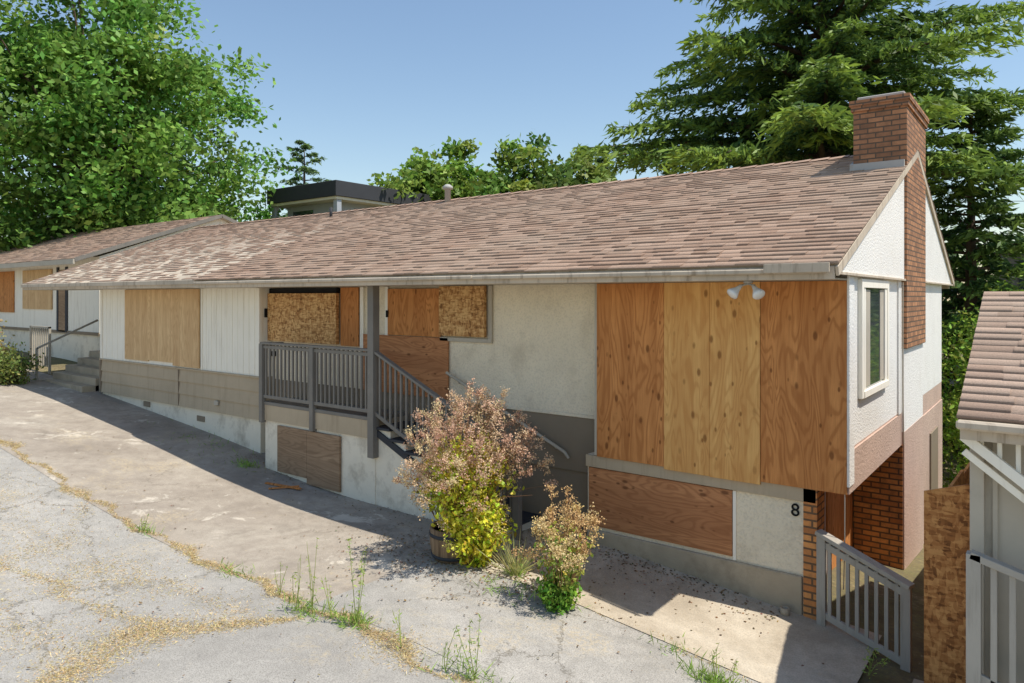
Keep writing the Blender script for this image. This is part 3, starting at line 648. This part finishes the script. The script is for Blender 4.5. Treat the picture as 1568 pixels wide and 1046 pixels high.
def blades(name,pts,h,w,c,mat='dry',lay=.6,par=None,var=.25):
    n=len(pts); C=np.array(pts); d=rng.normal(size=(n,3)); d[:,2]=abs(d[:,2])*(1-lay)*2.2+.12; d=unit(d); s=rng.uniform(.4,1.3,(n,1))*h/2
    side=unit(np.cross(d,rng.normal(size=(n,3)))); leaves(name,C+d*s,d*s,side*w,colvar(n,c,var,.06),M[mat],par)
def hsh(x,y): return .5+.5*math.sin(x*2.1+y*1.3)*math.sin(x*.93+1+y*.7)*math.cos(x*4.7+2)
def along(poly,dens,wid):
    out=[]
    for (p,q) in zip(poly[:-1],poly[1:]):
        l=math.dist(p,q); n=int(l*dens)
        for _ in range(n):
            t=random.random(); x=p[0]+(q[0]-p[0])*t; y=p[1]+(q[1]-p[1])*t
            k=hsh(x,y)**2*1.5
            y+=.06*math.sin(x*3.1)+.04*math.sin(x*7.7)+.02*math.sin(x*19); x+=.05*math.sin(y*4)
            if random.random()>k+.08: continue
            ox,oy=random.gauss(0,wid*(k+.15)),random.gauss(0,wid*(k+.15)); out.append((x+ox,y+oy,gzs(x+ox,y+oy)+.004))
    return out
seam=[(-26,-3.3),(-20,-3.2),(-14.5,-3.35),(-10,-3.45),(-6,-3.5),(-4.3,-3.6),(-2.6,-3.72),(0,-3.6)]
pts=along(seam,2300,.055)+along([(-6.0,-3.5),(-4.0,-3.6),(-2.6,-3.8)],1300,.12)
pts+=along([(-4.3,-3.75),(-5.25,-5.0),(-4.95,-5.7),(-4.6,-6.5)],3600,.14)+along([(-5.2,-4.9),(-7.2,-5.0),(-9.5,-5.6)],1700,.15)
pts+=along([(-4.7,-4.2),(-6.5,-4.2),(-7.6,-4.6)],1500,.28)+along([(-5.6,-5.6),(-7.5,-5.8)],1700,.32)+along([(-10,-3.6),(-8.5,-4.4),(-8.2,-5.5)],600,.14)+along([(-14,-3.5),(-13,-5),(-13.5,-7)],500,.15)
pts+=along([(-12,-4.2),(-9,-4.6),(-6,-4.6)],900,.55)
pts+=along([(-4.4,-1.69),(-2,-1.69),(1,-1.7)],500,.025)
blades('dry_grass',pts,.04,.003,(.64,.50,.26),'dry',.88)
pts=[]
for (x,y,r,nn) in ((-3.75,-3.6,.12,160),(-4.4,-3.7,.2,160),(-2.3,-3.6,.2,110),(-.68,-2.05,.12,260),(-3.3,-1.55,.05,120),(-1.2,-1.8,.2,50),(-6,-3.5,.2,60),(-12,-.15,.9,160),(-10.3,-.6,.15,160),(-3.0,-2.0,.3,100),(-8.2,-3.5,.1,50)):
    for _ in range(nn):
        X,Y=x+random.gauss(0,r),y+random.gauss(0,r*.5); pts.append((X,Y,gzs(X,Y)))
blades('green_grass',pts,.14,.005,(.28,.42,.08),'leaf',.45)
pts=[(-3.3+random.gauss(0,.03),-1.55+random.gauss(0,.03),gzs(-3.3,-1.55)) for _ in range(120)]
blades('grass_tuft',pts,.5,.006,(.50,.50,.2),'leaf',.12)
def weed(x,y,h,c=(.36,.48,.10),lf=120):
    z=gzs(x,y); T=empty('tall_weed'); paths=[];L_=[]
    for k in range(3):
        e=Vector((x+random.gauss(0,.06),y+random.gauss(0,.06),z+h*random.uniform(.6,1))); m=Vector((x,y,z)).lerp(e,.5)+Vector((random.gauss(0,.02),0,0))
        paths.append([((x,y,z),.004),(m,.003),(e,.0015)])
        for j in range(lf//3):
            t=random.random()**.8; p=Vector((x,y,z)).lerp(e,t); L_.append(p+Vector([random.gauss(0,.010+.025*(1-t)) for _ in range(3)]))
    C=np.array([tuple(p) for p in L_]); A,Bv=rand_leaf_axes(len(C),.022,.005,.3); leaves('leaves',C,A,Bv,colvar(len(C),c,.25),M['leaf'],T); tube('stems',paths,M['stem'],T,4)
for x,y,h,lf in ((-3.7,-3.63,1.0,170),(-4.5,-3.75,.65,40),(-4.3,-3.7,.8,40),(-4.05,-3.65,.5,40),(-2.2,-3.6,.6,110),(-2.45,-3.7,.4,30),(-.68,-2.0,.45,50),(-.5,-2.05,.35,50),(-3.0,-3.7,.45,30),(-5.0,-3.6,.4,30),(.35,-.75,.4,90),(-8.3,-3.5,.3,40)):
    weed(x,y,h,lf=lf)
pts=[]
for _ in range(4200):
    x=random.uniform(-11,-.6); y=-abs(random.gauss(0,.35))-.02
    if random.random()<.4: x,y=bxp+random.gauss(0,.9),byp+random.gauss(0,.5)
    elif random.random()<.3: x,y=random.uniform(-14,0),random.uniform(-7,-.3)
    pts.append((x,y,gzs(x,y)+.02))
C=np.array(pts); n=len(C); ang=rng.uniform(0,6.28,n); s=rng.uniform(.008,.022,(n,1)); A=np.stack([np.cos(ang),np.sin(ang),rng.normal(0,.2,n)],1)*s; Bv=np.stack([-np.sin(ang),np.cos(ang),rng.normal(0,.2,n)],1)*s*.6
leaves('leaf_litter',C,A,Bv,colvar(n,(.22,.14,.07),.4,.15),M['dry'])
beams('wood_scrap',[((-9.2,-.95,gzs(-9.2,-.95)+.02),(-8.5,-.75,gzs(-8.5,-.75)+.04),.06,.02),((-8.9,-1.1,gzs(-8.9,-1.1)+.02),(-8.6,-.7,gzs(-8.6,-.7)+.05),.04,.02)],M['ply'],None)
lathe('drain_pipe_stub',[(.05,0),(.05,.09),(.035,.09),(.035,.02)],M['conc'],None,(-.62,-.12,gzs(-.6,-.1)),14)
def wire(z0,z1,x0=-.5,x1=14,y0=22,y1=20):
    return [((x0+(x1-x0)*t,y0+(y1-y0)*t,z0+(z1-z0)*t-1.2*t*(1-t)),.012) for t in np.linspace(0,1,14)]
tube('power_lines',[wire(3.4,3.0),wire(2.6,2.4)],M['black'],None,4)

# ---------------------------------------------------------------- light, world, camera
sv=Vector((1.87,.59,3.9)).normalized()
sd=bpy.data.lights.new('sun','SUN'); sd.energy=5.0; sd.angle=math.radians(.5); sd.color=(1,.95,.87)
so=bpy.data.objects.new('sun',sd); COL.objects.link(so); so.rotation_mode='QUATERNION'; so.rotation_quaternion=(-sv).to_track_quat('-Z','Y'); so.location=(10,5,20)
w=bpy.data.worlds.new('World'); sc.world=w; w.use_nodes=True; nt=w.node_tree
bg=nt.nodes['Background']; sk=nt.nodes.new('ShaderNodeTexSky'); sk.sky_type='NISHITA'; sk.sun_disc=False
sk.sun_elevation=math.asin(sv.z); sk.sun_rotation=math.atan2(sv.x,sv.y); sk.dust_density=.35; sk.ozone_density=2.0; sk.air_density=1.3
nt.links.new(sk.outputs[0],bg.inputs[0]); bg.inputs[1].default_value=.15
cd=bpy.data.cameras.new('camera'); cam=bpy.data.objects.new('camera',cd); COL.objects.link(cam); sc.camera=cam
cam.location=(1.80,-8.34,0); cam.rotation_euler=(math.pi/2,0,math.radians(37.2)); cd.lens=25.26; cd.sensor_width=36; cd.shift_y=-.044; cd.clip_end=1500; cd.clip_start=.05
sc.view_settings.view_transform='Standard'; sc.view_settings.look='None'; sc.view_settings.exposure=0
